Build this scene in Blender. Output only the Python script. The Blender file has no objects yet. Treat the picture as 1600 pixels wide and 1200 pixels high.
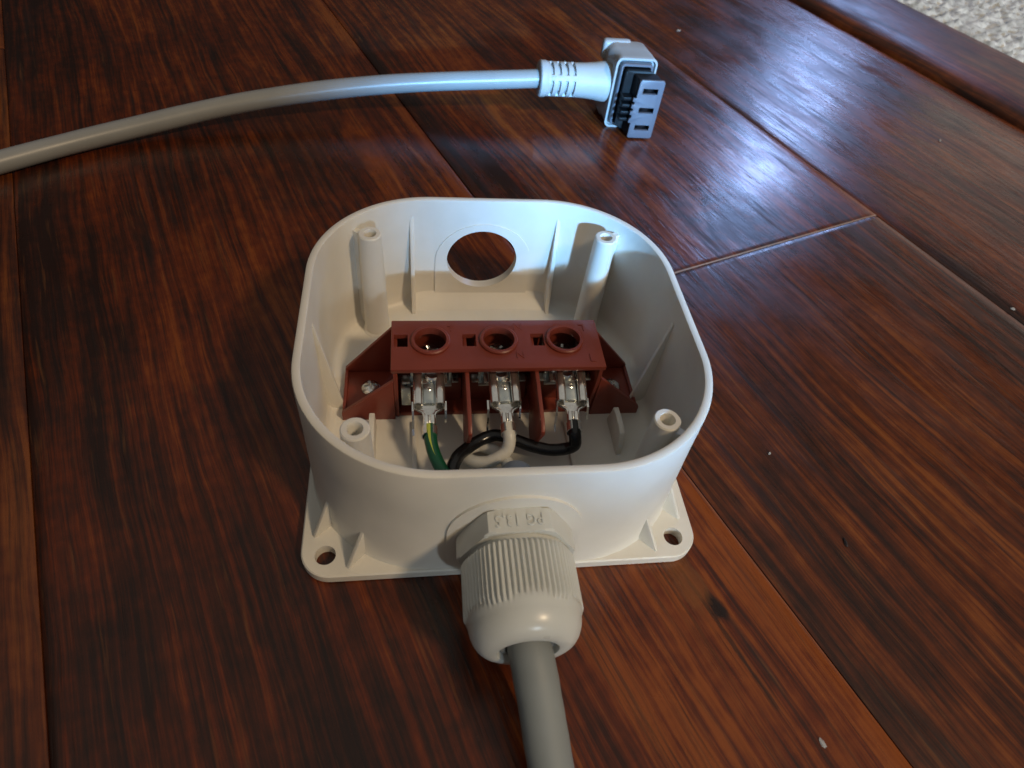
import bpy, bmesh, math, random
from math import sin, cos, pi, radians
from mathutils import Vector, Matrix

random.seed(7)
S = 0.001                      # everything below is written in millimetres
scn = bpy.context.scene
col = scn.collection

# ------------------------------------------------------------------ camera
cam_d = bpy.data.cameras.new('camera'); cam = bpy.data.objects.new('camera', cam_d); col.objects.link(cam)
MR = Matrix(((0.9896429, 0.0181375, -0.1424006), (-0.1055318, 0.7643931, -0.6360552), (0.0973136, 0.6444953, 0.7583903)))
cam.matrix_world = Matrix.Translation(Vector((-18.741, -104.449, 137.322)) * S) @ MR.to_4x4()
cam_d.sensor_width = 36.0
cam_d.lens = 36.0 * 1005.66 / 1600
cam_d.clip_start = 0.005; cam_d.clip_end = 50
cam_d.dof.use_dof = True
cam_d.dof.focus_distance = 0.165
cam_d.dof.aperture_fstop = 30
scn.camera = cam

# ------------------------------------------------------------------ world and lamps
w = bpy.data.worlds.new('World'); scn.world = w; w.use_nodes = True
wn = w.node_tree; wn.nodes.clear()
wo = wn.nodes.new('ShaderNodeOutputWorld'); bg = wn.nodes.new('ShaderNodeBackground')
tc = wn.nodes.new('ShaderNodeTexCoord'); wnz = wn.nodes.new('ShaderNodeTexNoise'); wr = wn.nodes.new('ShaderNodeValToRGB')
wnz.inputs['Scale'].default_value = 1.6; wnz.inputs['Detail'].default_value = 1.0
wn.links.new(tc.outputs['Generated'], wnz.inputs['Vector'])
# the room: brighter behind the viewer and to the right, dim beyond the far left
dt = wn.nodes.new('ShaderNodeVectorMath'); dt.operation = 'DOT_PRODUCT'; wn.links.new(tc.outputs['Generated'], dt.inputs[0]); dt.inputs[1].default_value = (.42, -.72, .42)
m1 = wn.nodes.new('ShaderNodeMath'); m1.operation = 'MULTIPLY_ADD'; wn.links.new(wnz.outputs['Fac'], m1.inputs[0]); m1.inputs[1].default_value = .9
m2 = wn.nodes.new('ShaderNodeMath'); m2.operation = 'MULTIPLY'; wn.links.new(dt.outputs['Value'], m2.inputs[0]); m2.inputs[1].default_value = .45
wn.links.new(m2.outputs[0], m1.inputs[2]); wn.links.new(m1.outputs[0], wr.inputs['Fac'])
wr.color_ramp.elements[0].position = .15; wr.color_ramp.elements[0].color = (.16, .15, .14, 1)
wr.color_ramp.elements[1].position = .85; wr.color_ramp.elements[1].color = (1.0, .96, .88, 1)
# pale ceiling straight above
sx_ = wn.nodes.new('ShaderNodeSeparateXYZ'); wn.links.new(tc.outputs['Generated'], sx_.inputs[0])
mr = wn.nodes.new('ShaderNodeMapRange'); mr.interpolation_type = 'SMOOTHSTEP'; wn.links.new(sx_.outputs['Z'], mr.inputs[0])
mr.inputs[1].default_value = .56; mr.inputs[2].default_value = .86; mr.inputs[3].default_value = 0; mr.inputs[4].default_value = 2.0
ad = wn.nodes.new('ShaderNodeMix'); ad.data_type = 'RGBA'; ad.blend_type = 'ADD'; ad.clamp_factor = False
wn.links.new(mr.outputs[0], ad.inputs[0]); wn.links.new(wr.outputs['Color'], ad.inputs[6]); ad.inputs[7].default_value = (1.0, .95, .86, 1)
wn.links.new(ad.outputs[2], bg.inputs['Color']); bg.inputs['Strength'].default_value = 0.105
wn.links.new(bg.outputs['Background'], wo.inputs['Surface'])

def aim(o, loc, target):
    o.location = Vector(loc) * S
    o.rotation_euler = (Vector(target) - Vector(loc)).to_track_quat('-Z', 'Y').to_euler()

def lamp(name, kind, loc, target, power, color, **kw):
    d = bpy.data.lights.new(name, kind); d.energy = power; d.color = color
    for k, v in kw.items(): setattr(d, k, v)
    o = bpy.data.objects.new(name, d); col.objects.link(o); aim(o, loc, target)
    return o

# daylight window far behind the right of the floor: its gloss lies on the planks
lamp('window_light', 'AREA', (1170, 1790, 925), (120, 120, 0), 6.5, (.34, .52, 1.0), shape='RECTANGLE', size=.18, size_y=.40)
lamp('window_wide_light', 'AREA', (2300, 1500, 700), (150, 100, 0), 2.6, (1.0, .93, .84), shape='RECTANGLE', size=1.5, size_y=.8)
# low beam of daylight from the front right that reaches the plug and the inner back wall
beam = lamp('daylight_beam', 'SPOT', (399, -1500, 492), (75, 42, 49), 310.0, (.12, .48, 1.0), spot_size=radians(6.7), spot_blend=.60, shadow_soft_size=.03)
beam.scale = (1, .44, 1)
lamp('daylight_spill', 'SPOT', (399, -1500, 492), (270, 0, 10), 72.0, (.76, .90, 1.0), spot_size=radians(20), spot_blend=.25, shadow_soft_size=.06)
# warm room lamp, front right and high
lamp('warm_lamp', 'POINT', (760, -800, 1180), (0, 0, 0), 40.0, (1.0, .74, .46), shadow_soft_size=.085)

scn.view_settings.view_transform = 'Standard'
scn.view_settings.look = 'None'
scn.view_settings.exposure = 0
scn.view_settings.gamma = 1
scn.view_settings.use_curve_mapping = False

# ------------------------------------------------------------------ material helpers
class NT:
    def __init__(s, name):
        s.m = bpy.data.materials.new(name); s.m.use_nodes = True
        s.t = s.m.node_tree; s.b = s.t.nodes['Principled BSDF']
    def n(s, typ, **kw):
        o = s.t.nodes.new(typ)
        for k, v in kw.items():
            if k.startswith('i_'): o.inputs[k[2:].replace('_', ' ')].default_value = v
            else: setattr(o, k, v)
        return o
    def l(s, a, b): s.t.links.new(a, b)
    def ramp(s, fac, stops, interp='LINEAR'):
        r = s.n('ShaderNodeValToRGB'); r.color_ramp.interpolation = interp
        els = r.color_ramp.elements
        while len(els) < len(stops): els.new(.5)
        for e, (p, c) in zip(els, stops):
            e.position = p; e.color = (c, c, c, 1) if not isinstance(c, tuple) else (*c, 1)
        s.l(fac, r.inputs['Fac']); return r.outputs['Color']
    def mix(s, fac, a, b, typ='MIX'):
        m = s.n('ShaderNodeMix', data_type='RGBA', blend_type=typ)
        for sock, v in ((m.inputs[0], fac), (m.inputs[6], a), (m.inputs[7], b)):
            if hasattr(v, 'links') or isinstance(v, bpy.types.NodeSocket): s.l(v, sock)
            else: sock.default_value = v if not isinstance(v, tuple) else (*v, 1)
        return m.outputs[2]
    def math(s, op, a, b=0.0, clamp=False):
        m = s.n('ShaderNodeMath', operation=op, use_clamp=clamp)
        for sock, v in ((m.inputs[0], a), (m.inputs[1], b)):
            if isinstance(v, bpy.types.NodeSocket): s.l(v, sock)
            else: sock.default_value = v
        return m.outputs[0]

def plastic(name, colr, rough, bump=.03, scale=900, spec=.5, sss=0.0, var=.04):
    k = NT(name); b = k.b
    tcn = k.n('ShaderNodeTexCoord')
    nz = k.n('ShaderNodeTexNoise', i_Scale=scale, i_Detail=3.0); k.l(tcn.outputs['Object'], nz.inputs['Vector'])
    n2 = k.n('ShaderNodeTexNoise', i_Scale=60.0, i_Detail=4.0); k.l(tcn.outputs['Object'], n2.inputs['Vector'])
    dark = tuple(c * (1 - var * 2.2) for c in colr); lite = tuple(min(1, c * (1 + var)) for c in colr)
    k.l(k.ramp(n2.outputs['Fac'], [(.3, dark), (.7, lite)]), b.inputs['Base Color'])
    k.l(k.ramp(n2.outputs['Fac'], [(.3, rough * .88), (.7, rough * 1.1)]), b.inputs['Roughness'])
    bp = k.n('ShaderNodeBump', i_Strength=bump, i_Distance=.0004); k.l(nz.outputs['Fac'], bp.inputs['Height'])
    k.l(bp.outputs['Normal'], b.inputs['Normal'])
    b.inputs['Specular IOR Level'].default_value = spec
    if sss:
        b.inputs['Subsurface Weight'].default_value = sss
        b.inputs['Subsurface Radius'].default_value = (.002, .0016, .0011)
        b.inputs['Subsurface Scale'].default_value = 1.0
    return k.m

M_box = plastic('ivory_plastic', (.735, .71, .645), .42, sss=.10)
M_gland = plastic('grey_nylon', (.59, .60, .57), .30, sss=.06)
M_cable = plastic('grey_sheath', (.225, .245, .245), .58, bump=.05, scale=500)
M_cord = plastic('pale_grey_sheath', (.285, .295, .295), .36, bump=.05, scale=500)
M_plug = plastic('plug_grey', (.42, .41, .40), .40)
M_relief = plastic('relief_grey', (.44, .44, .43), .45)
M_black = plastic('black_plastic', (.004, .004, .005), .5, spec=.25)
M_face = plastic('dark_grey_plastic', (.13, .13, .155), .35)
M_red = plastic('red_brown_plastic', (.205, .036, .020), .42, bump=.10, scale=700, var=.08)
M_seal = plastic('grey_rubber', (.22, .22, .21), .6)
M_wwire = plastic('white_insulation', (.62, .61, .56), .35)
M_bwire = plastic('black_insulation', (.007, .007, .008), .25)
M_fleck = plastic('pale_fleck', (.34, .33, .32), .8)
M_dark = plastic('dark_splinter', (.02, .012, .01), .7)

def metal(name, c, rough, met=1.0):
    k = NT(name); b = k.b
    tcn = k.n('ShaderNodeTexCoord')
    nz = k.n('ShaderNodeTexNoise', i_Scale=500.0, i_Detail=3.0); k.l(tcn.outputs['Object'], nz.inputs['Vector'])
    k.l(k.ramp(nz.outputs['Fac'], [(.3, tuple(x * .8 for x in c)), (.7, c)]), b.inputs['Base Color'])
    k.l(k.ramp(nz.outputs['Fac'], [(.3, rough * .7), (.7, rough * 1.4)]), b.inputs['Roughness'])
    b.inputs['Metallic'].default_value = met
    bp = k.n('ShaderNodeBump', i_Strength=.08, i_Distance=.0003); k.l(nz.outputs['Fac'], bp.inputs['Height'])
    k.l(bp.outputs['Normal'], b.inputs['Normal'])
    return k.m
M_tin = metal('tinned_brass', (.98, .98, .95), .16, .94)
M_tab = metal('zinc_tab', (.62, .68, .68), .30)
M_screw = metal('nickel_screw', (.80, .80, .78), .20)

# green / yellow insulation: the stripe is a colour of the wire itself (UV u = round the wire)
k = NT('green_yellow_insulation')
uv = k.n('ShaderNodeUVMap'); sp = k.n('ShaderNodeSeparateXYZ'); k.l(uv.outputs['UV'], sp.inputs[0])
k.l(k.ramp(sp.outputs[0], [(0, (.005, .075, .036)), (.11, (.46, .52, .07)), (.27, (.005, .075, .036))], 'CONSTANT'), k.b.inputs['Base Color'])
k.b.inputs['Roughness'].default_value = .3
M_gwire = k.m

# ---- wood: planks in UV space, u across and v along the grain, both in units of 100 mm
def wood(name, edge=False):
    k = NT(name); b = k.b
    uv = k.n('ShaderNodeUVMap'); att = k.n('ShaderNodeAttribute', attribute_name='tint')
    sp = k.n('ShaderNodeSeparateColor'); k.l(att.outputs['Color'], sp.inputs[0])
    def coord(sx, sy, src):
        mp = k.n('ShaderNodeMapping'); mp.inputs['Scale'].default_value = (sx, sy, 1); k.l(src, mp.inputs['Vector']); return mp.outputs[0]
    wz = k.n('ShaderNodeTexNoise', i_Scale=1.0, i_Detail=2.0); k.l(coord(1.6, .55, uv.outputs['UV']), wz.inputs['Vector'])
    wz2 = k.n('ShaderNodeTexNoise', i_Scale=1.0, i_Detail=2.0); k.l(coord(9, 3.4, uv.outputs['UV']), wz2.inputs['Vector'])
    warp = k.n('ShaderNodeVectorMath', operation='SCALE'); k.l(wz.outputs['Color'], warp.inputs[0]); warp.inputs['Scale'].default_value = .12
    warp2 = k.n('ShaderNodeVectorMath', operation='SCALE'); k.l(wz2.outputs['Color'], warp2.inputs[0]); warp2.inputs['Scale'].default_value = .016
    add = k.n('ShaderNodeVectorMath', operation='ADD'); k.l(uv.outputs['UV'], add.inputs[0]); k.l(warp.outputs[0], add.inputs[1])
    add2 = k.n('ShaderNodeVectorMath', operation='ADD'); k.l(add.outputs[0], add2.inputs[0]); k.l(warp2.outputs[0], add2.inputs[1])
    P = add2.outputs[0]
    def nz(sx, sy, det, rough=.55, dist=0.0):
        o = k.n('ShaderNodeTexNoise', i_Scale=1.0, i_Detail=det, i_Roughness=rough, i_Distortion=dist); k.l(coord(sx, sy, P), o.inputs['Vector']); return o.outputs['Fac']
    patch = nz(2.6, .85, 3); mid = nz(15, .8, 5, .62, .15); fine = nz(52, 1.5, 6, .66, .2); pore = nz(120, 4.5, 3, .6); gate = nz(4.5, 1.3, 3); mott = nz(26, 22, 4)
    # ground tone from dark brown to orange red
    def dev(f, m): return k.math('MULTIPLY', k.math('SUBTRACT', f, .5), m)
    finb = nz(55, 1.1, 6, .70, .08)
    tone = k.math('ADD', k.math('ADD', dev(patch, .55), dev(mid, .40)), k.math('ADD', dev(finb, .92), k.math('ADD', dev(mott, .22), dev(nz(9, 3.0, 4, .6), .42))))
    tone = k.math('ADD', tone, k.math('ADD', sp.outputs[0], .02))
    base = k.ramp(tone, [(.33, (.020, .0075, .0052)), (.45, (.050, .0125, .0056)), (.57, (.112, .0205, .0054)), (.72, (.215, .0510, .0085))])
    # browner planks
    brown = k.ramp(tone, [(.33, (.021, .0090, .0058)), (.45, (.049, .0155, .0068)), (.57, (.088, .0260, .0082)), (.72, (.155, .0520, .0130))])
    base = k.mix(sp.outputs[1], base, brown)
    # dark grain streaks, denser in places
    st = k.math('ADD', fine, k.math('MULTIPLY', k.math('SUBTRACT', gate, .5), .55))
    stm = k.ramp(st, [(.56, 0.0), (.68, 1.0)])
    base = k.mix(k.math('MULTIPLY', stm, .56), base, (.0135, .0075, .0060))
    pm = k.ramp(pore, [(.60, 0.0), (.70, 1.0)])
    base = k.mix(k.math('MULTIPLY', pm, .42), base, (.011, .006, .005))
    st2 = k.ramp(k.math('ADD', nz(88, 1.15, 5, .7), k.math('MULTIPLY', k.math('SUBTRACT', gate, .5), .35)), [(.55, 0.0), (.66, 1.0)])
    base = k.mix(k.math('MULTIPLY', st2, .56), base, (.012, .0065, .0050))
    lt = k.ramp(nz(70, 3.5, 4), [(.60, 0.0), (.74, 1.0)])
    base = k.mix(k.math('MULTIPLY', lt, .35), base, (.23, .085, .022))
    # knots and stains, at their own spots on the boards
    def spot(u, v, ru, rv, colr, amt, lo=.55, hi=1.0, nsx=30, nsy=14):
        nonlocal base
        mp = k.n('ShaderNodeMapping'); mp.inputs['Location'].default_value = (-u / ru, -v / rv, 0); mp.inputs['Scale'].default_value = (1 / ru, 1 / rv, 0)
        k.l(uv.outputs['UV'], mp.inputs['Vector'])
        ln = k.n('ShaderNodeVectorMath', operation='LENGTH'); k.l(mp.outputs[0], ln.inputs[0])
        d = k.math('ADD', ln.outputs['Value'], k.math('MULTIPLY', k.math('SUBTRACT', nz(nsx, nsy, 4), .5), 2.2))
        f = k.ramp(d, [(lo, amt), (hi, 0.0)])
        base = k.mix(f, base, colr)
    if not edge:
        spot(.231, -.688, .024, .040, (.010, .005, .004), .95, .6, 1.05)
        spot(.212, -.74, .007, .22, (.015, .008, .005), .6)
        spot(.20, -.60, .05, .10, (.17, .058, .014), .5)
        spot(1.256, .455, .24, .26, (.010, .008, .008), .85, .35, 1.0, 22, 18)
        spot(1.70, 1.60, .22, .40, (.016, .009, .007), .6, .3, 1.0, 18, 10)
        spot(2.35, 1.95, .20, .60, (.016, .008, .006), .6, .3, 1.0, 18, 8)
        spot(-.10, 1.5, .30, .70, (.017, .010, .008), .6, .3, 1.0, 18, 8)
    base = k.mix(k.math('MULTIPLY', sp.outputs[2], .8), base, (.34, .24, .20))  # pale board end: raw edge plus the light it reflects, painted in
    k.l(base, b.inputs['Base Color'])
    rr = k.math('ADD', k.math('MULTIPLY', stm, .12), k.math('MULTIPLY', k.ramp(nz(7, 3.2, 4), [(.3, 0.0), (.7, 1.0)]), .16))
    k.l(k.math('ADD', rr, .34 if edge else .18), b.inputs['Roughness'])
    b.inputs['Specular IOR Level'].default_value = .42
    # brushed / scraped relief
    h = k.math('ADD', k.math('MULTIPLY', fine, -.25), k.math('MULTIPLY', nz(6, 1.6, 3), 1.0))
    h = k.math('ADD', h, k.math('MULTIPLY', pm, -.08))
    h = k.math('ADD', h, k.math('MULTIPLY', nz(16, 5, 3), .35))
    bp = k.n('ShaderNodeBump', i_Strength=.24, i_Distance=.0011); k.l(h, bp.inputs['Height'])
    k.l(bp.outputs['Normal'], b.inputs['Normal'])
    return k.m
M_wood = wood('dark_wood')
M_trim = wood('trim_wood', True)

# ------------------------------------------------------------------ mesh helpers
def tag(o, label=None, cat=None, group=None, kind=None):
    if label: o['label'] = label
    if cat: o['category'] = cat
    if group: o['group'] = group
    if kind: o['kind'] = kind
    return o

def empty(name, loc=(0, 0, 0)):
    o = bpy.data.objects.new(name, None); col.objects.link(o); o.location = Vector(loc) * S; o.empty_display_size = .01
    return o

def finish(bm, name, mat, parent=None, smooth=True, angle=32, recalc=True, bevel=0.0, seg=2):
    if recalc: bmesh.ops.recalc_face_normals(bm, faces=bm.faces)
    for v in bm.verts: v.co *= S
    me = bpy.data.meshes.new(name); bm.to_mesh(me); bm.free()
    me.materials.append(mat)
    o = bpy.data.objects.new(name, me); col.objects.link(o)
    if parent is not None:
        o.parent = parent
        off = parent.matrix_world.translation.copy() if False else world_of(parent)
        o.location = -off
    if bevel:
        md = o.modifiers.new('bevel', 'BEVEL'); md.width = bevel * S; md.segments = seg; md.limit_method = 'ANGLE'; md.angle_limit = radians(35); md.harden_normals = False
        bake(o)
    if smooth: shade(o, angle)
    return o

def world_of(o):
    v = Vector((0, 0, 0))
    while o is not None:
        v += o.location; o = o.parent
    return v

def shade(o, angle=32):
    me = o.data
    me.polygons.foreach_set('use_smooth', [True] * len(me.polygons))
    me.set_sharp_from_angle(angle=radians(angle))

def bake(o):
    dg = bpy.context.evaluated_depsgraph_get()
    me = bpy.data.meshes.new_from_object(o.evaluated_get(dg))
    old = o.data; o.modifiers.clear(); o.data = me; me.name = old.name
    bpy.data.meshes.remove(old)

def cut(o, bms, angle=32, op='DIFFERENCE'):
    """subtract closed bmeshes (mm, world space) from o"""
    tmp = []
    for bm in bms:
        bmesh.ops.recalc_face_normals(bm, faces=bm.faces)
        for v in bm.verts: v.co *= S
        me = bpy.data.meshes.new('cut'); bm.to_mesh(me); bm.free()
        c = bpy.data.objects.new('cut', me); col.objects.link(c); tmp.append(c)
        md = o.modifiers.new('cut', 'BOOLEAN'); md.object = c; md.solver = 'EXACT'; md.operation = op
    bpy.context.view_layer.update()
    bake(o)
    for c in tmp:
        me = c.data; bpy.data.objects.remove(c); bpy.data.meshes.remove(me)
    shade(o, angle)

def box(bm, x0, x1, y0, y1, z0, z1):
    vs = [bm.verts.new(p) for p in ((x0, y0, z0), (x1, y0, z0), (x1, y1, z0), (x0, y1, z0), (x0, y0, z1), (x1, y0, z1), (x1, y1, z1), (x0, y1, z1))]
    for f in ((3, 2, 1, 0), (4, 5, 6, 7), (0, 1, 5, 4), (1, 2, 6, 5), (2, 3, 7, 6), (3, 0, 4, 7)): bm.faces.new([vs[i] for i in f])
    return vs

def prism(bm, pts, axis, a, b):
    """polygon pts (2D) extruded along axis from a to b. axis 0: pts=(y,z); 1: pts=(x,z); 2: pts=(x,y)"""
    def P(p, t): return {0: (t, p[0], p[1]), 1: (p[0], t, p[1]), 2: (p[0], p[1], t)}[axis]
    A = [bm.verts.new(P(p, a)) for p in pts]; B = [bm.verts.new(P(p, b)) for p in pts]
    bm.faces.new(A); bm.faces.new(B[::-1])
    n = len(pts)
    for i in range(n): bm.faces.new((A[i], B[i], B[(i + 1) % n], A[(i + 1) % n]))
    return A + B

def rr(W, D, R, n=10):
    R = max(R, .01); out = []
    for sx, sy, a0 in ((1, 1, 0), (-1, 1, 90), (-1, -1, 180), (1, -1, 270)):
        for i in range(n + 1):
            a = radians(a0 + 90 * i / n); out.append((sx * (W - R) + R * cos(a), sy * (D - R) + R * sin(a)))
    return out

def loft(bm, rings, cap0=True, cap1=True, closed=False):
    V = [[bm.verts.new(p) for p in r] for r in rings]
    n = len(V[0])
    pairs = list(zip(V[:-1], V[1:])) + ([(V[-1], V[0])] if closed else [])
    for A, B in pairs:
        for i in range(n): bm.faces.new((A[i], A[(i + 1) % n], B[(i + 1) % n], B[i]))
    if cap0 and not closed: bm.faces.new(V[0][::-1])
    if cap1 and not closed: bm.faces.new(V[-1])
    return V

def lathe(bm, prof, origin=(0, 0, 0), axis=(0, 0, 1), n=32, cap=True, up=(0, 1, 0.001)):
    """prof: list of (r, t) along axis"""
    ax = Vector(axis).normalized(); o = Vector(origin)
    s1 = ax.cross(Vector(up)).normalized(); s2 = ax.cross(s1)
    rings = []
    for r, t in prof:
        r = max(r, .001)
        rings.append([o + ax * t + (s1 * cos(2 * pi * i / n) + s2 * sin(2 * pi * i / n)) * r for i in range(n)])
    loft(bm, rings, cap, cap)

def cyl(p0, p1, r, n=32, r1=None):
    bm = bmesh.new(); a = Vector(p0); b = Vector(p1); d = b - a
    up = (0, 1, 0.001) if abs(d.normalized().y) < .9 else (0, 0.001, 1)
    lathe(bm, [(r, 0), (r if r1 is None else r1, d.length)], a, d, n, up=up)
    return bm

def spline(pts, sub=10):
    P = [Vector(p) for p in pts]; P = [P[0] * 2 - P[1]] + P + [P[-1] * 2 - P[-2]]; out = []
    for i in range(1, len(P) - 2):
        for j in range(sub):
            t = j / sub; a, b, c, d = P[i - 1:i + 3]
            out.append(.5 * ((2 * b) + (c - a) * t + (2 * a - 5 * b + 4 * c - d) * t * t + (3 * b - a - 3 * c + d) * t ** 3))
    out.append(P[-2]); return out

def tube(bm, pts, r, n=20, sub=10, uvtwist=None, rad=None):
    P = spline(pts, sub); N = len(P); T = []
    for i in range(N): T.append((P[min(i + 1, N - 1)] - P[max(i - 1, 0)]).normalized())
    nrm = (Vector((0, 0, 1)) - T[0] * T[0].z).normalized(); rings = []
    for i in range(N):
        nrm = (nrm - T[i] * nrm.dot(T[i])).normalized(); bi = T[i].cross(nrm)
        rr_ = r * (1 + .008 * sin(i * .37 + r) + .006 * sin(i * .91))
        rings.append([P[i] + (nrm * cos(2 * pi * j / n) + bi * sin(2 * pi * j / n)) * rr_ for j in range(n)])
    V = loft(bm, rings)
    if uvtwist is not None:
        lay = bm.loops.layers.uv.new('UVMap'); idx = {}
        for i, row in enumerate(V):
            for j, v in enumerate(row): idx[v] = (i, j)
        for f in bm.faces:
            js = [idx[l.vert][1] for l in f.loops]
            wrap = max(js) - min(js) > n / 2
            for l in f.loops:
                i, j = idx[l.vert]
                if wrap and j < n / 2: j += n
                l[lay].uv = (((j / n) + uvtwist(i / (N - 1))) , i / N)
    return V

def text_bm(s, size, depth):
    c = bpy.data.curves.new('lettering', 'FONT'); c.body = s; c.size = size; c.extrude = depth / 2; c.resolution_u = 3
    c.align_x = 'CENTER'; c.align_y = 'CENTER'; c.space_character = 1.14
    o = bpy.data.objects.new('lettering', c); col.objects.link(o)
    bpy.context.view_layer.update()
    dg = bpy.context.evaluated_depsgraph_get(); me = bpy.data.meshes.new_from_object(o.evaluated_get(dg))
    bm = bmesh.new(); bm.from_mesh(me)
    bpy.data.objects.remove(o); bpy.data.curves.remove(c); bpy.data.meshes.remove(me)
    return bm

# ================================================================== THE FLOOR
AN = radians(111.079)
dv = Vector((cos(AN), sin(AN), 0)); nv = Vector((sin(AN), -cos(AN), 0))
def W3(u, v, z): return nv * u + dv * v + Vector((0, 0, z))
bm = bmesh.new(); uvl = bm.loops.layers.uv.new('UVMap'); cl = bm.loops.layers.float_color.new('tint')
def plank(u0, u1, v0, v1, tint, brown, vo=0.0, zt=0.0, ew=6.5, drop=1.0, uo=0.0, tr=None, worn_glint=False):
    tr = tint if tr is None else tr
    prof = []
    us = [0, .12, .5, 1.5, 3.4, ew]; zs = [-2.6, -.60 * drop, -.44 * drop, -.25 * drop, -.08 * drop, 0]
    for a, z in zip(us, zs): prof.append((u0 + a, z))
    m = 6
    for i in range(1, m): prof.append((u0 + ew + (u1 - u0 - 2 * ew) * i / m, 0))
    for a, z in zip(us[::-1], zs[::-1]): prof.append((u1 - a, z))
    ve = [(v0, -2.0), (v0 + .10, -.12), (v0 + .55, 0), (v0 + 2.2, 0)]
    k = max(2, int((v1 - v0) / 60))
    for i in range(1, k): ve.append((v0 + 2.2 + (v1 - v0 - 4.4) * i / k, 0))
    ve += [(v1 - 2.2, 0), (v1 - .5, 0), (v1 - .10, -.12), (v1, -2.0)]
    V = [[bm.verts.new(W3(u, v, max(-3.0, z + zz) + zt)) for u, z in prof] for v, zz in ve]
    for i in range(len(ve) - 1):
        for j in range(len(prof) - 1):
            f = bm.faces.new((V[i][j], V[i][j + 1], V[i + 1][j + 1], V[i + 1][j]))
            for l, (a, b) in zip(f.loops, ((i, j), (i, j + 1), (i + 1, j + 1), (i + 1, j))):
                l[uvl].uv = (prof[b][0] / 100 + uo, ve[a][0] / 100 + vo)
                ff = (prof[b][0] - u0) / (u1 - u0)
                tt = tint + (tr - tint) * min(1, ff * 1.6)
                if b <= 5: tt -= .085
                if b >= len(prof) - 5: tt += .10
                l[cl] = (tt, brown, 1.0 if worn_glint and a <= 1 else 0, 1)  # third channel: worn near end, its bright reflection painted as pale colour
U0, U1, U2, U3, VB = -106.0, 39.2, 187.3, 325.7, 30.3
g = .03
for i in range(5):
    a = U0 - 146.2 * (i + 1)
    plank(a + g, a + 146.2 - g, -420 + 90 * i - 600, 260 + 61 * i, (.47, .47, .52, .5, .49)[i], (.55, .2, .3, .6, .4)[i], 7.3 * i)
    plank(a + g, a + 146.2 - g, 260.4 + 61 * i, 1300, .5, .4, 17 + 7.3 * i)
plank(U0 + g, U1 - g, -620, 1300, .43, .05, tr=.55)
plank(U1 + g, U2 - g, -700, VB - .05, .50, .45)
plank(U1 + g, U2 - g, VB + .05, 1300, .54, .0, zt=.3, worn_glint=True)
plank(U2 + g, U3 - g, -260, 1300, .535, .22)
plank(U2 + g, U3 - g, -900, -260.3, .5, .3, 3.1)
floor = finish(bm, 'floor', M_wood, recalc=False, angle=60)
tag(floor, kind='structure')
bm = bmesh.new(); box(bm, -2500, 2500, -2500, 2500, -14, -4.2)
tag(finish(bm, 'subfloor', M_dark), kind='structure')

# carpet beyond the threshold strip
import mathutils.noise as mn
kc = NT('beige_carpet')
tcn = kc.n('ShaderNodeTexCoord'); nzc = kc.n('ShaderNodeTexNoise', i_Scale=260.0, i_Detail=5.0); kc.l(tcn.outputs['Object'], nzc.inputs['Vector'])
kc.l(kc.ramp(nzc.outputs['Fac'], [(.3, (.46, .50, .53)), (.7, (.84, .89, .94))]), kc.b.inputs['Base Color'])
kc.b.inputs['Roughness'].default_value = .95; kc.b.inputs['Specular IOR Level'].default_value = .1
bm = bmesh.new(); NU, NV = 130, 330; V = []
for i in range(NU):
    row = []
    for j in range(NV):
        u = 391 + i * 1.9; v = -110 + j * 1.9
        p = Vector((u * .21, v * .21, 0)); q = Vector((u * .5, v * .5, 3))
        h = 5.0 + 3.6 * mn.noise(p) + 2.2 * mn.noise(q) - (3.5 if i == 0 else 0)
        jit = mn.noise_vector(p * 1.7) * 1.1
        row.append(bm.verts.new(W3(u + jit.x, v + jit.y, h)))
    V.append(row)
for i in range(NU - 1):
    for j in range(NV - 1): bm.faces.new((V[i][j], V[i][j + 1], V[i + 1][j + 1], V[i + 1][j]))
carpet = finish(bm, 'carpet', kc.m, angle=180)
tag(carpet, kind='structure')

# threshold strip (rounded wooden nosing between boards and carpet)
bm = bmesh.new(); uvl = bm.loops.layers.uv.new('UVMap'); cl = bm.loops.layers.float_color.new('tint')
prof = [(326.6, -3), (326.7, .3), (327.3, 1.6), (329.0, 3.2), (332, 4.6), (336, 5.6), (340, 6.1), (346, 6.4), (358, 6.6), (372, 6.6), (382, 6.4), (388, 5.8), (392, 4.6), (394, 2.6), (394.6, -3)]
vs = [-700 + 40 * i for i in range(50)]
V = [[bm.verts.new(W3(u, v, z)) for u, z in prof] for v in vs]
for i in range(len(vs) - 1):
    for j in range(len(prof) - 1):
        f = bm.faces.new((V[i][j], V[i][j + 1], V[i + 1][j + 1], V[i + 1][j]))
        for l, (a, b) in zip(f.loops, ((i, j), (i, j + 1), (i + 1, j + 1), (i + 1, j))):
            l[uvl].uv = (prof[b][0] / 100 + 5, vs[a] / 100 + 3); l[cl] = (.50, .35, 0, 1)
trim = finish(bm, 'threshold_strip', M_trim, recalc=False, angle=60)
tag(trim, 'rounded dark red-brown wooden threshold strip between the floorboards and the carpet', 'threshold strip')

# ================================================================== JUNCTION BOX
jb = empty('junction_box', (0, 0, 0))
tag(jb, 'open ivory plastic junction box with rounded corners lying on the wooden floor', 'junction box')
# base flange
bm = bmesh.new()
loft(bm, [[(x, y, z) for x, y in rr(45 - e, 44.6 - e, 6.6 - e)] for e, z in ((.5, .02), (0, .5), (0, 2.7), (.3, 3.0))])
fl = finish(bm, 'base_flange', M_box, jb)
cut(fl, [cyl((sx * 39.7, sy * 39.5, -2), (sx * 39.7, sy * 39.5, 6), 2.25, 28) for sx in (-1, 1) for sy in (-1, 1)])
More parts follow.
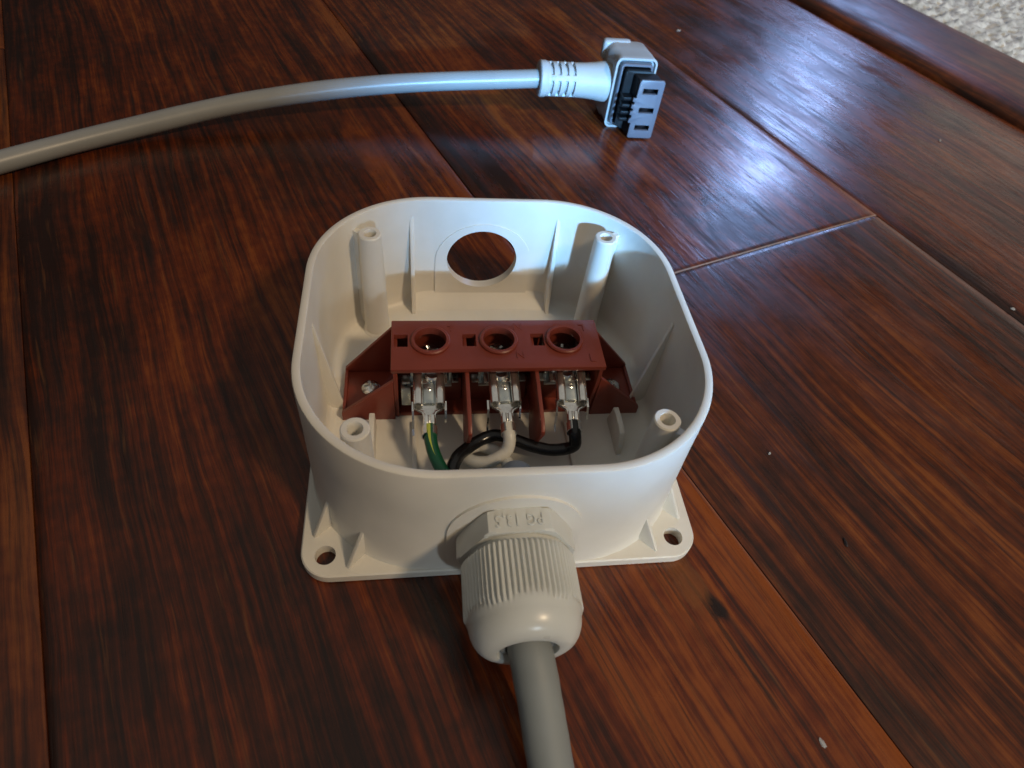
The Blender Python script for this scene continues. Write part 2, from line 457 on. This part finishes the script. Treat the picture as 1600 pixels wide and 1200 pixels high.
# shell
HZ = 19.2
bm = bmesh.new()
def ring(W, D, R, z): return [(x, y, z) for x, y in rr(W, D, R, 26)]
rings = [ring(44.3, 44.2, 28.2, 2.9), ring(44.0, 43.85, 28.0, 3.9), ring(43.9, 43.5, 29.0, 26), ring(44.0, 43.3, 29.5, 38.1), ring(43.85, 43.15, 29.35, 38.55), ring(43.5, 42.8, 29.1, 38.75),
         ring(42.55, 41.85, 28.1, 38.75), ring(42.25, 41.55, 27.9, 38.6), ring(42.15, 41.45, 27.8, 38.1), ring(41.9, 41.5, 26.6, 7.0), ring(41.6, 41.2, 26.5, 5.2), ring(40.9, 40.5, 26.0, 4.1), ring(39.6, 39.2, 25.3, 3.6)]
loft(bm, rings)
shell = finish(bm, 'shell', M_box, jb, angle=40)
# raised arch pads round both openings (their cut edges are the faint arcs on the walls)
def pad(y0, y1, w, h):
    b2 = bmesh.new(); pts = [(-w, 4.0)] + [(w * cos(radians(a)), HZ - .8 + h * sin(radians(a))) for a in range(180, -1, -6)] + [(w, 4.0)]
    prism(b2, pts, 1, y0, y1); return b2
pads = [pad(-44.05, -42.6, 13.9, 13.4), pad(42.6, 43.9, 13.8, 13.2)]
cut(shell, pads, 40, 'UNION')
cut(shell, [pad(41.18, 42.2, 13.7, 13.0)], 40, 'UNION')
cut(shell, [cyl((-.4, 30, HZ), (-.4, 50, HZ), 10.0, 56), cyl((-.2, -50, 17.6), (-.2, -30, 17.6), 10.2, 56)], 40)

# screw posts
def post(x, y, zt, top_r=3.0, bot_r=3.6, wx=0, wy=0):
    b2 = bmesh.new(); n = 32
    prof = [(bot_r + .8, 3.4), (bot_r, 4.4), (top_r + .02, zt - .3), (top_r - .25, zt), (1.75, zt), (1.55, zt - .5), (1.5, zt - 9), (.01, zt - 9)]
    lathe(b2, [(r_ * .94, t_) for r_, t_ in prof], (x, y, 0), (0, 0, 1), n)
    o = finish(b2, 'screw_post', M_box, jb)
    # thread lines inside
    L = math.hypot(wx, wy); ux, uy = wx / L, wy / L; px, py = -uy * .8, ux * .8
    b3 = bmesh.new()
    a = (x + ux * 2.2, y + uy * 2.2); c = (x + wx, y + wy)
    prism(b3, [(a[0] + px, a[1] + py), (c[0] + px, c[1] + py), (c[0] - px, c[1] - py), (a[0] - px, a[1] - py)], 2, 3.5, zt - 1.4)
    finish(b3, 'post_web', M_box, o)
    return o
post(-30.3, 29.6, 36.8, wx=-4.6, wy=4.1)
post(30.3, 29.4, 36.8, wx=4.6, wy=4.1)
post(-31.0, -30.4, 36.8, wx=-4.0, wy=-3.5)
post(31.0, -30.2, 36.8, wx=4.0, wy=-3.5)

# tapering wall ribs inside
def wall_rib(kind, s):
    b2 = bmesh.new(); t = .55
    if kind == 'y':      # on the back / front wall, at x = s*20
        sx, sy = s
        x = sx * 20
        prism(b2, [(sy * 41.9, 36.0), (sy * 41.3, 36.0), (sy * 36.0, 5.0), (sy * 35.2, 3.4), (sy * 42.4, 3.4)], 0, x - t, x + t)
    else:
        sx = s
        prism(b2, [(sx * 42.4, 33.0), (sx * 41.9, 33.0), (sx * 38.0, 5.0), (sx * 36.8, 3.4), (sx * 42.8, 3.4)], 1, 1.2 - t, 1.2 + t)
    finish(b2, 'wall_rib', M_box, jb, bevel=.15)
for s in ((-1, 1), (1, 1), (-1, -1), (1, -1)): wall_rib('y', s)
for s in (-1, 1): wall_rib('x', s)
# low ribs on the floor of the box
for x0, y0, y1, z1 in ((-20.2, -33, -5, 4.7), (19.0, -34, -6, 5.0)):
    b2 = bmesh.new(); box(b2, x0 - .6, x0 + .6, y0, y1, 3.4, z1); finish(b2, 'floor_rib', M_box, jb, bevel=.2)
for x0 in (-30.3, 31.2):
    b2 = bmesh.new(); pts = [(-16.5, 3.4), (-16.0, 8.0), (-14.6, 10.3), (-12.5, 10.85), (-9, 10.85), (-6.5, 10.6), (-5, 3.4)]
    prism(b2, pts, 0, x0 - .7, x0 + .7); finish(b2, 'support_fin', M_box, jb, bevel=.25)
b2 = bmesh.new(); prism(b2, [(36.6, 3.45), (42.4, 3.45), (42.4, 8.6), (40.4, 5.8)], 0, -19.4, 19.4)
finish(b2, 'back_ledge', M_box, jb)
# outer gussets on the flange corners
for sx in (-1, 1):
    for sy in (-1, 1):
        for (bx, by, ox, oy, zt) in ((30.6, 38.3, 34.8, 42.8, 12.0), (38.1, 31.0, 42.5, 35.0, 12.6)):
            a = Vector((sx * bx, sy * by, 0)); c = Vector((sx * ox, sy * oy, 0)); d = (c - a).normalized(); p = Vector((-d.y, d.x, 0)) * .42
            b2 = bmesh.new()
            A = [b2.verts.new(a - d * 2 + p * s_ + Vector((0, 0, z))) for s_ in (-1, 1) for z in (2.9,)]
            tri = [(a - d * .1, 2.8), (c, 2.8), (c, 3.3), (a + d * .75, zt), (a - d * .1, zt + .2)]
            b2.clear()
            F = [[b2.verts.new(q + p * s_ + Vector((0, 0, z))) for q, z in tri] for s_ in (-1, 1)]
            b2.faces.new(F[0]); b2.faces.new(F[1][::-1])
            for i in range(len(tri)): b2.faces.new((F[0][i], F[1][i], F[1][(i + 1) % len(tri)], F[0][(i + 1) % len(tri)]))
            finish(b2, 'gusset', M_box, jb, bevel=.12)

# ================================================================== CABLE GLAND
GX, GZ = -.05, 17.6
gl = empty('cable_gland', (GX, -44, GZ))
tag(gl, 'light grey nylon cable gland with ribbed nut screwed into the front of the box', 'cable gland')
def hexring(R, y, rot, n=6, per=8, cham=0):
    out = []
    c = [Vector((R * cos(radians(60 * i + rot)), R * sin(radians(60 * i + rot)))) for i in range(6)]
    for i in range(6):
        for j in range(per):
            p = c[i].lerp(c[(i + 1) % 6], j / per)
            L = p.length; m = R * (1 - cham)
            if cham and L > m: p = p * (m / L)
            out.append((GX + p.x, y, GZ + p.y))
    return out
bm = bmesh.new()
loft(bm, [hexring(12.25, -44.07, 2, cham=.07), hexring(12.25, -44.4, 2, cham=.02), hexring(12.25, -48.7, 2, cham=.02), hexring(12.25, -49.1, 2, cham=.06)])
hexo = finish(bm, 'hex_collar', M_gland, gl, angle=25)
bm = text_bm('PG 13,5', 3.5, .5)
a = radians(90 - 3 - 30 + 30)  # facet normal direction
for v in bm.verts: v.co = Vector((-v.co.x * .74, -v.co.y, v.co.z))      # reads from behind the box, upside down from here
ap = 12.25 * cos(radians(30))
for v in bm.verts:
    t = v.co.copy(); th = radians(2)
    lx, lz = t.x, ap + t.z + .02
    v.co = Vector((GX + lx * cos(th) - lz * sin(th), -46.55 + t.y, GZ + lx * sin(th) + lz * cos(th)))
lt = finish(bm, 'lettering', M_gland, hexo, smooth=False)
# neck
bm = cyl((GX, -48.9, GZ), (GX, -52, GZ), 9.9, 48); finish(bm, 'threaded_neck', M_gland, gl)
# ribbed nut with dome
NR = 66; PER = 6; n = NR * PER
y0, y1, ye = -50.3, -60.8, -67.6
stations = [(10.2, y0, 0), (10.6, y0 - .05, 1), (10.85, y0 - .5, 1)]
for i in range(1, 13): stations.append((10.85 + .12 * i / 12, y0 - .5 - (y0 - .5 - (y1 - 1.0)) * i / 12, 1))
for i in range(1, 13):
    a = radians(90 * i / 12 * .93); stations.append((10.75 - 3.95 * (1 - cos(a)) , y1 - .9 - 5.9 * sin(a), 1))
ylast = stations[-1][1]
stations += [(6.3, ylast - .2, 0), (5.75, ylast - .05, 0), (5.5, ylast + .5, 0), (5.45, ylast + 6, 0), (2, ylast + 6, 0)]
rings = []
for (r, y, kk) in stations:
    row = []
    for j in range(n):
        th = 2 * pi * j / n
        rib = (.26, .26, .10, -.30, -.30, -.05)[j % PER]
        lim = y1 - .2 + .7 * cos(6 * (th - pi / 2))
        m = min(1, max(0, (y - lim) / .55)) if kk else 0
        hexf = .22 * cos(6 * (th - pi / 2) + pi) * (1 if kk else 0) * m
        R_ = r + (rib * m) + hexf - (.0 if m else .0)
        row.append((GX + R_ * cos(th), y, GZ + R_ * sin(th)))
    rings.append(row)
bm = bmesh.new(); loft(bm, rings); finish(bm, 'ribbed_nut', M_gland, gl, angle=36)
# sealing ring
bm = bmesh.new(); yy = ylast + .8
lathe(bm, [(4.1, 3.5), (4.14, 0.4), (4.35, .05), (4.9, 0), (5.43, .5), (5.43, 3.5)], (GX, yy, GZ), (0, 1, 0), 40, cap=False, up=(0, 0, 1))
finish(bm, 'sealing_ring', M_seal, gl)
# thread and locknut inside the box
bm = bmesh.new(); lathe(bm, [(9.9, 0), (9.9, 6.6), (9.2, 7.0), (6.5, 7.0), (6.5, 0)], (GX, -43.4, GZ), (0, 1, 0), 40, cap=False, up=(0, 0, 1))
finish(bm, 'threaded_sleeve', M_gland, gl)
bm = bmesh.new()
loft(bm, [hexring(13.4, y, 3, cham=c) for y, c in ((-41.0, .06), (-40.6, .02), (-37.3, .02), (-36.9, .06))])
lock = finish(bm, 'locknut', M_gland, gl, angle=25)
cut(lock, [cyl((GX, -45, GZ), (GX, -30, GZ), 9.95, 40)], 25)

# ================================================================== TERMINAL BLOCK
tb = empty('terminal_block', (.5, 4, 3.6))
tag(tb, 'red-brown three-way terminal block screwed down inside the box', 'terminal block')
bm = bmesh.new(); box(bm, -25.3, 26.3, -4.5, 11.8, 22.6, 24.0)
strip = finish(bm, 'top_plate', M_red, tb, bevel=.25)
HX = (-15.9, .7, 17.2); SQ = (-23.0, -6.5, 10.4)
cuts = []
for x in HX:
    b2 = bmesh.new(); lathe(b2, [(4.75, 0), (4.75, 1.5), (4.45, 1.8)], (x, 4.6, 23.0), (0, 0, 1), 44); cuts.append(b2)
cut(strip, cuts, 32, 'UNION')
cuts = [cyl((x, 4.6, 15), (x, 4.6, 30), 3.85, 44) for x in HX]
for x in SQ:
    b2 = bmesh.new(); box(b2, x - 1.65, x + 1.65, 2.8, 6.9, 20, 27); cuts.append(b2)
cut(strip, cuts, 32)
def letter(s, x, y, size, rot, dz=.16):
    b2 = text_bm(s, size, dz * 2)
    c_, s_ = cos(rot), sin(rot)
    for v in b2.verts: v.co = Vector((x + v.co.x * c_ - v.co.y * s_, y + v.co.x * s_ + v.co.y * c_, 24.0 + v.co.z))
    finish(b2, 'lettering', M_red, strip, smooth=False)
letter('N', 5.9, 9.2, 3.4, 0); letter('N', 5.6, -.4, 3.0, 0)
letter('L', 22.3, 9.0, 3.4, pi); letter('L', 23.3, -1.6, 3.6, 0)
letter('T', -10.9, 8.7, 2.6, 0)
# body walls, partitions
def plate(pts, axis, a, b, name='partition', bev=.15):
    b2 = bmesh.new(); prism(b2, pts, axis, a, b); return finish(b2, name, M_red, tb, bevel=bev)
plate([(-24.9, 3.6), (25.9, 3.6), (25.9, 22.6), (-24.9, 22.6)], 1, 10.4, 11.6, 'back_wall')
part = [(-4.3, 22.55), (-8.5, 21.9), (-18.0, 19.9), (-19.6, 18.6), (-19.6, 17.4), (-14.0, 5.2), (-12.2, 3.7), (-8.5, 5.0), (-4.5, 9.5), (10.38, 9.5), (10.38, 22.55)]
plate(part, 0, -8.0, -7.05); plate(part, 0, 8.8, 9.75)
plate([(-2.6, 3.6), (10.38, 3.6), (10.38, 22.55), (-4.2, 22.55), (-4.2, 18)], 0, -24.9, -23.9, 'end_wall')
plate([(-2.6, 3.6), (10.38, 3.6), (10.38, 22.55), (-4.2, 22.55), (-4.2, 18)], 0, 24.9, 25.9, 'end_wall')
plate([(-23.88, 3.7), (24.88, 3.7), (24.88, 5.0), (-23.88, 5.0)], 1, -2.4, 10.38, 'bottom_plate')
for x0, x1 in ((-23.88, -8.12), (-6.88, 8.68), (9.92, 24.88)):      # rear inner blocks that carry the clamps
    plate([(x0, 5.02), (x1, 5.02), (x1, 13.6), (x0, 13.6)], 1, 1.5, 10.38, 'clamp_seat')
# ears
for sx in (-1, 1):
    X = lambda x: .5 + sx * x
    plate([(X(25.4), 3.6), (X(38.6), 3.6), (X(38.6), 5.0), (X(25.4), 5.0)], 1, -2.2, 11.9, 'ear_floor')
    b2 = bmesh.new()   # front sloping wall, leaning
    q = [(X(25.42), -3.4, 3.6), (X(38.6), -3.3, 3.6), (X(38.6), -3.3, 6.2), (X(25.42), -4.4, 19.5)]
    F0 = [b2.verts.new(p) for p in q]; F1 = [b2.verts.new((p[0], p[1] + 1.15, p[2])) for p in q]
    b2.faces.new(F0); b2.faces.new(F1[::-1])
    for i in range(4): b2.faces.new((F0[i], F1[i], F1[(i + 1) % 4], F0[(i + 1) % 4]))
    finish(b2, 'ear_wall', M_red, tb, bevel=.15)
    plate([(X(25.42), 3.6), (X(38.6), 3.6), (X(38.6), 6.0), (X(25.42), 21.5)], 1, 11.95, 13.0, 'ear_wall')
    plate([(-2.12, 5.02), (11.92, 5.02), (11.92, 5.7), (-2.12, 5.7)], 0, X(38.6), X(37.8), 'ear_lip')
def screw(x, y, z, r, rot, parent, name='screw'):
    b2 = bmesh.new(); lathe(b2, [(r * .5, -2.5), (r * .5, -.02), (r, 0), (r, .45), (r * .86, 1.0), (r * .55, 1.45), (.02, 1.6)], (x, y, z), (0, 0, 1), 32)
    o = finish(b2, name, M_screw, parent)
    cs = []
    for a in (rot, rot + pi / 2):
        b3 = bmesh.new(); box(b3, -r * .62, r * .62, -.32, .32, .75, 4)
        for v in b3.verts:
            c = v.co.copy(); v.co = Vector((x + c.x * cos(a) - c.y * sin(a), y + c.x * sin(a) + c.y * cos(a), z + c.z))
        cs.append(b3)
    cut(o, cs)
    return o
screw(-31.4, 5.9, 5.0, 2.5, .3, tb, 'mounting_screw'); screw(33.4, 4.9, 5.0, 2.5, .7, tb, 'mounting_screw')
# metal clamps: one under every hole
for i, (x, tx) in enumerate(zip(HX, (-16.5, 1.6, 18.6))):
    b2 = bmesh.new()
    box(b2, x - 5.0, x + 5.0, -2.2, 9.8, 14.9, 15.7)                    # base bar
    box(b2, x - 5.0, x - 4.3, -1.0, 9.6, 15.7, 20.5); box(b2, x + 4.3, x + 5.0, -1.0, 9.6, 15.7, 20.5)
    box(b2, x - 6.9, x - 5.0, -3.0, -.6, 17.2, 17.7); box(b2, x + 5.0, x + 6.6, -3.0, -.6, 17.2, 17.7)
    cl_ = finish(b2, 'terminal_clamp', M_tab, tb, bevel=.12)
    b2 = bmesh.new(); box(b2, x - 3.9, x + 3.9, -3.6, 8.4, 17.4, 18.1); finish(b2, 'clamp_washer', M_tin, cl_, bevel=.2)
    screw(x, 4.9, 18.7, 3.5, .35 + i * .5, cl_)
    b2 = bmesh.new(); lathe(b2, [(1.9, 0), (1.9, .9), (1.5, 1.4), (.02, 1.5)], (x + .3, -1.9, 18.1), (0, 0, 1), 24); finish(b2, 'contact_rivet', M_screw, cl_)
    # springy legs hanging each side of the tab
    for sx in (-1, 1):
        b2 = bmesh.new(); L = [(-7.2, 15.4), (-9.4, 14.6), (-10.4, 12.6), (-10.6, 11.4)] + ([(-10.85, 9.4), (-12.0, 8.2)] if sx < 0 else [])
        wd = .5
        for (ya, za), (yb, zb) in zip(L[:-1], L[1:]):
            prism(b2, [(ya, za), (yb, zb), (yb + .1, zb - .42), (ya + .1, za - .42)], 0, tx + sx * 3.9 - wd / 2, tx + sx * 3.9 + wd / 2)
        finish(b2, 'spring_leg', M_tin, cl_)
# pale side plate of the clamp by the left end wall
b2 = bmesh.new(); box(b2, -23.2, -20.9, -3.2, .6, 9.0, 15.6); finish(b2, 'side_plate', M_tab, tb, bevel=.2)

# ================================================================== POWER CABLE with its three wires
pc = empty('power_cable', (2.5, -85, 0))
tag(pc, 'dark grey cable leaving the gland towards the viewer, its three wires inside the box', 'cable')
bm = bmesh.new()
tube(bm, [(2.8, -27.5, 12.6), (2.0, -31, 15.0), (.6, -37, 17.1), (GX, -44, GZ), (GX, -55, GZ), (.1, -64, 17.3), (.9, -70, 15.9), (1.8, -76, 12.9), (2.7, -82, 9.2), (3.8, -89, 5.8), (5.6, -98, 4.25), (11, -125, 4.15), (24, -170, 4.15), (48, -240, 4.15), (92, -330, 4.15)], 4.12, n=40, sub=10)
finish(bm, 'jacket', M_cable, pc, angle=50)
def spade(wire, tx, y0, z, yaw, rise):
    """female spade connector: local frame, body along -y"""
    bmx = []
    def place(b2):
        for v in b2.verts:
            c = v.co.copy(); c = Vector((c.x, c.y, c.z + c.y * -rise * -1))
            v.co = Vector((tx + c.x * cos(yaw) - c.y * sin(yaw), y0 + c.x * sin(yaw) + c.y * cos(yaw), z + c.z))
        return b2
    L = 9.3
    b2 = bmesh.new()
    # base plate and two rolled side curls as one bent strip
    prof = []
    def arc(cx, cz, r, a0, a1, n_): return [(cx + r * cos(radians(a0 + (a1 - a0) * i / n_)), cz + r * sin(radians(a0 + (a1 - a0) * i / n_))) for i in range(n_ + 1)]
    outer = [(0, -.15), (2.2, -.15), (3.2, -.10), (3.62, .12), (3.78, .6), (3.80, 1.7), (3.66, 2.25), (3.3, 2.55), (2.6, 2.66), (2.0, 2.62), (1.66, 2.42), (1.5, 2.05), (1.48, 1.5)]
    inner = [(0, .17), (2.1, .17), (3.05, .22), (3.34, .38), (3.46, .7), (3.48, 1.65), (3.38, 2.0), (3.15, 2.22), (2.6, 2.32), (2.1, 2.29), (1.92, 2.16), (1.83, 1.95), (1.82, 1.5)]
    right = outer + inner[::-1]
    for sgn in (1, -1):
        pts = [(sgn * a, b) for a, b in right]
        A = [b2.verts.new((a, 0, b)) for a, b in pts]; B = [b2.verts.new((a, -L, b)) for a, b in pts]; n_ = len(pts)
        h = len(outer)
        for i in range(n_):
            if (i == n_ - 1): continue
            b2.faces.new((A[i], B[i], B[i + 1], A[i + 1]))
        for i in range(h - 1):
            b2.faces.new((A[i], A[i + 1], A[n_ - 2 - i], A[n_ - 1 - i])); b2.faces.new((B[i], B[n_ - 1 - i], B[n_ - 2 - i], B[i + 1]))
    bmesh.ops.remove_doubles(b2, verts=b2.verts, dist=.001)
    place(b2)
    sp_ = finish(b2, 'spade_connector', M_tin, wire, angle=45)
    # flat tab of the block held between the curls, with its dimple
    b2 = bmesh.new(); box(b2, -1.35, 1.35, -L + .9, 3.5, .55, 1.15); place(b2); tab = finish(b2, 'flat_tab', M_tab, sp_, bevel=.1)
    b2 = bmesh.new(); lathe(b2, [(.62, 1.1), (.62, 1.3), (.40, 1.42), (.36, 1.2), (.01, 1.18)], (0, -L * .52, 0), (0, 0, 1), 20); place(b2); finish(b2, 'dimple', M_tin, sp_)
    # flared lip to the neck
    def U_(y, w, zz, h, th=.3):
        o_ = [(w, h), (w * .98, h * .4), (w * .7, 0), (0, -.12), (-w * .7, 0), (-w * .98, h * .4), (-w, h)]
        i_ = [(-(w - th), h), (-(w - th) * .97, h * .45), (-(w - th) * .66, th * .8), (0, th * .6), ((w - th) * .66, th * .8), ((w - th) * .97, h * .45), (w - th, h)]
        return [(a, y, b + zz) for a, b in o_ + i_]
    b2 = bmesh.new()
    loft(b2, [U_(-L + .2, 3.5, -.1, 1.0), U_(-L - .35, 3.45, -.1, 1.15), U_(-L - 1.5, 1.75, 0, 1.3), U_(-L - 2.2, 1.45, 0, 1.4), U_(-L - 3.0, 1.45, 0, 1.4)]); place(b2)
    finish(b2, 'neck', M_tin, sp_, angle=50)
    # conductor crimp: two rolled lobes
    b2 = bmesh.new()
    for sx in (-1, 1):
        lathe(b2, [(.5, 0), (.80, .15), (.84, 2.7), (.6, 2.9)], (sx * .72, -L - 2.2, .9), (0, -1, 0), 18, up=(0, 0, 1))
    place(b2); finish(b2, 'conductor_crimp', M_tin, sp_, angle=50)
    # insulation crimp: claw band
    b2 = bmesh.new()
    rin = 1.62; o_ = arc(0, 1.0, rin + .28, 112, 428, 26); i_ = arc(0, 1.0, rin, 112, 428, 26)
    pts = o_ + i_[::-1]
    prism(b2, pts, 1, -L - 5.3, -L - 7.4)
    place(b2); finish(b2, 'insulation_crimp', M_tin, sp_, angle=45)
    b2 = bmesh.new(); box(b2, -.8, .8, -L - 5.3, -L - 4.8, -.25, .1); place(b2); finish(b2, 'crimp_bridge', M_tin, sp_)
def wire(mat, pts, label, uvt=None, r=1.52):
    b2 = bmesh.new(); tube(b2, pts, r, n=24, sub=12, uvtwist=uvt)
    o = finish(b2, 'insulated_wire', mat, pc, angle=60); o['label'] = label
    return o
wg = wire(M_gwire, [(-16.4, -14.2, 15.15), (-16.4, -16.6, 14.6), (-16.25, -18.4, 13.9), (-15.5, -21.2, 12.9), (-13.7, -25.4, 12.3), (-11.0, -29.3, 11.4), (-6.5, -31.5, 11.5), (-1.5, -31.0, 13.0), (1.2, -28.8, 13.6)],
          'green wire with a yellow stripe', lambda t: .17 + .26 * t)
ww = wire(M_wwire, [(1.88, -14.2, 15.15), (1.93, -16.5, 14.6), (2.05, -18.0, 13.5), (1.5, -19.4, 11.8), (-.2, -20.4, 10.6), (-3.0, -21.0, 9.3), (-6.0, -20.3, 8.4), (-8.0, -18.3, 7.6), (-7.6, -15.9, 7.0), (-4.6, -14.6, 6.8), (-1.0, -16.6, 7.4), (1.2, -20.5, 9.2), (2.3, -25, 10.85), (2.7, -29, 13.4)],
          'white wire curling back on itself')
wb = wire(M_bwire, [(17.9, -14.2, 15.15), (17.8, -16.4, 14.6), (18.0, -17.8, 13.3), (18.0, -18.4, 11.3), (16.2, -18.2, 9.6), (12.4, -17.8, 8.8), (8.0, -16.6, 9.0), (3.5, -14.8, 9.5), (-.6, -13.6, 9.6), (-4.2, -14.6, 9.3), (-7.6, -17.2, 9.8), (-10.3, -20.6, 11.0), (-11.6, -24.4, 10.6), (-9.8, -28.0, 9.6), (-5, -30, 10.2), (.8, -30, 12.3), (2.0, -28.6, 12.6)],
          'black wire looping behind the white one')
spade(wg, -16.45, -.2, 17.5, radians(-.5), .24)
spade(ww, 1.65, -.2, 17.5, radians(1.0), .24)
spade(wb, 18.6, -.2, 17.5, radians(-2.8), .24)

# ================================================================== POWER CORD with angled plug
cd = empty('connector_cable', (60, 165, 0))
tag(cd, 'light grey cord with an angled three-slot plug lying behind the box', 'cable')
bm = bmesh.new()
tube(bm, [(-420, -130, 3.6), (-330, -45, 3.6), (-250, 32, 3.6), (-200, 75, 3.6), (-158, 109.5, 3.65), (-122.9, 131.9, 4.9), (-79.8, 149.2, 9.0), (-30.7, 158.6, 13.2), (30, 164.3, 15.9), (36, 165, 16.0)], 3.62, n=40, sub=12)
finish(bm, 'cord_sheath', M_cord, cd, angle=50)
ax = Vector((1, .03, -.012)).normalized(); o0 = Vector((33, 164.9, 16.0))
bm = bmesh.new()
prof = [(4.9, 0), (6.6, .05), (7.1, .5), (7.1, 2.6), (6.8, 3.2)]
t = 3.6
for i in range(4):
    prof += [(6.75, t), (6.75, t + .6), (5.4, t + .55), (5.4, t + 1.95), (6.7, t + 2.0), (6.7, t + 2.3)]; t += 3.1
prof += [(6.75, t + .5), (6.9, t + 4), (7.3, t + 8), (7.8, t + 11), (8.2, t + 14)]
lathe(bm, prof, o0, ax, 48, up=(0, 0, 1))
rel = finish(bm, 'strain_relief', M_relief, cd, angle=30)
for a in (152, 62, 242, 332):                 # lands that interrupt the grooves
    aa = radians(a); d_ = Vector((0, cos(aa), sin(aa))); s_ = ax.cross(d_)
    b2 = bmesh.new(); P0 = o0 + ax * 3.4; P1 = o0 + ax * 16.2
    q = [(5.2, -1.25), (5.2, 1.25), (6.62, 1.15), (6.75, 0), (6.62, -1.15)]
    A = [b2.verts.new(P0 + d_ * r_ + s_ * w_) for r_, w_ in q]; B = [b2.verts.new(P1 + d_ * r_ + s_ * w_) for r_, w_ in q]
    b2.faces.new(A); b2.faces.new(B[::-1])
    for i in range(5): b2.faces.new((A[i], B[i], B[(i + 1) % 5], A[(i + 1) % 5]))
    finish(b2, 'relief_land', M_relief, rel, bevel=.15)
# housing
CX, CZ = 71.6, 14.9
def hr(W, H, R, y, cx=CX, cz=CZ): return [(cx + a, y, cz + b) for a, b in rr(W, H, R, 8)]
bm = bmesh.new()
loft(bm, [hr(6.0, 11.5, 3, 175.4, CX - 1.2, CZ + .4), hr(8.2, 13.9, 3.4, 174.6, CX - 1.2, CZ + .2), hr(8.9, 14.5, 3.6, 173, CX - 1.1), hr(9.1, 14.6, 3.4, 166, CX - .8), hr(8.5, 14.6, 3.0, 163.5), hr(8.4, 14.7, 2.6, 159),
          hr(8.7, 14.75, 2.6, 157.2), hr(8.6, 14.65, 2.5, 156.6), hr(7.9, 14.0, 2.1, 156.6), hr(7.8, 13.9, 2.0, 157.0), hr(7.7, 13.8, 2, 158.2), hr(6.9, 13.0, 1.6, 158.3), hr(6.8, 12.9, 1.5, 162)])
plug = finish(bm, 'plug_housing', M_plug, cd, angle=38)
b2 = bmesh.new(); box(b2, 60.4, 72.5, 171.5, 176.0, 22, 29.9); finish(b2, 'cable_clamp_block', M_plug, cd, bevel=1.4, seg=3)
# inner rim step
bm = bmesh.new(); loft(bm, [hr(6.75, 12.85, 1.5, 161.5), hr(6.75, 12.85, 1.5, 155.6), hr(6.5, 12.6, 1.4, 155.3), hr(5.9, 12.0, 1.0, 155.3), hr(5.8, 11.9, 1.0, 161.5)]); finish(bm, 'inner_frame', M_face, cd, angle=38)
# black insert
bm = bmesh.new(); loft(bm, [hr(5.5, 11.7, .8, 162, 72.0, 14.6), hr(5.5, 11.7, .8, 152.6, 72.0, 14.6), hr(5.0, 12.0, .8, 152.4, 74.6, 13.6), hr(4.9, 11.9, .5, 147.72, 75.9, 13.1)]); ins = finish(bm, 'insert', M_black, cd, angle=30)
for z in (8.0, 10.9, 13.8, 16.7):
    b2 = bmesh.new(); box(b2, 66.3, 71.0, 148.4, 155.2, z - .7, z + .7); finish(b2, 'keying_rib', M_black, ins, bevel=.2)
# slotted face plate
pts = [(81.7, 1.6), (81.7, 24.7), (81.1, 25.4), (71.9, 25.4), (71.2, 24.7), (71.1, 18.0)]
for z in (16.4, 13.6, 10.8):
    pts += [(69.9, 18.0 - (16.4 - z)), (69.9, z + .2), (70.8, z + .15), (70.8, z - .9)]
pts += [(70.0, 9.0), (70.0, 7.6), (71.1, 7.5), (71.1, 1.6), (71.7, 1.0), (81.1, 1.0)]
bm = bmesh.new(); prism(bm, pts, 1, 146.5, 147.7); fp = finish(bm, 'slotted_face', M_face, cd, bevel=.12)
cs = []
for z, xx in ((21.0, 76.3), (13.1, 76.5), (5.6, 76.5)):
    b2 = bmesh.new(); box(b2, xx - 3.2, xx + 3.2, 144, 147.9, z - 1.15, z + 1.15); cs.append(b2)
cut(fp, cs)
cs = []
for z, xx in ((21.0, 76.3), (13.1, 76.5), (5.6, 76.5)):
    b2 = bmesh.new(); box(b2, xx - 3.2, xx + 3.2, 146, 154, z - 1.15, z + 1.15); cs.append(b2)
cut(ins, cs, 30)

# ================================================================== flecks and nicks on the boards
def fleck(x, y, sx, sy, rot, mat, label, name='dust_fleck', cat='fleck', h=.35, seed=0):
    rnd = random.Random(seed); b2 = bmesh.new()
    bmesh.ops.create_icosphere(b2, subdivisions=2, radius=1)
    for v in b2.verts:
        k_ = 1 + rnd.uniform(-.35, .35); c = v.co * k_
        c = Vector((c.x * sx, c.y * sy, max(c.z, -.4) * h))
        v.co = Vector((x + c.x * cos(rot) - c.y * sin(rot), y + c.x * sin(rot) + c.y * cos(rot), .1 + c.z))
    o = finish(b2, name, mat, None, angle=25)
    tag(o, label, cat, 'pale flecks on the floorboards' if cat == 'fleck' else None)
fleck(59.4, -84.2, .95, .55, 1.9, M_fleck, 'largest pale fleck, on the board nearest the viewer at lower right', h=.15, seed=1)
fleck(74.5, -15.5, .50, .34, .5, M_fleck, 'tiny white fleck on the board right of the junction box', seed=2)
fleck(129, 267.7, 1.1, .7, .2, M_fleck, 'pale fleck on the far board beyond the plug', h=.5, seed=3)
fleck(227.3, 156.3, .9, .55, 1, M_fleck, 'pale fleck on the board beside the threshold strip', h=.5, seed=4)
fleck(187.8, 40.8, .8, .45, 2.8, M_fleck, 'pale fleck near the right edge beside a board seam', h=.4, seed=5)
fleck(84.2, -42.2, .35, 1.3, -.15, M_dark, 'small dark splinter on the board right of the box', 'wood_splinter', 'splinter', h=.4, seed=6)
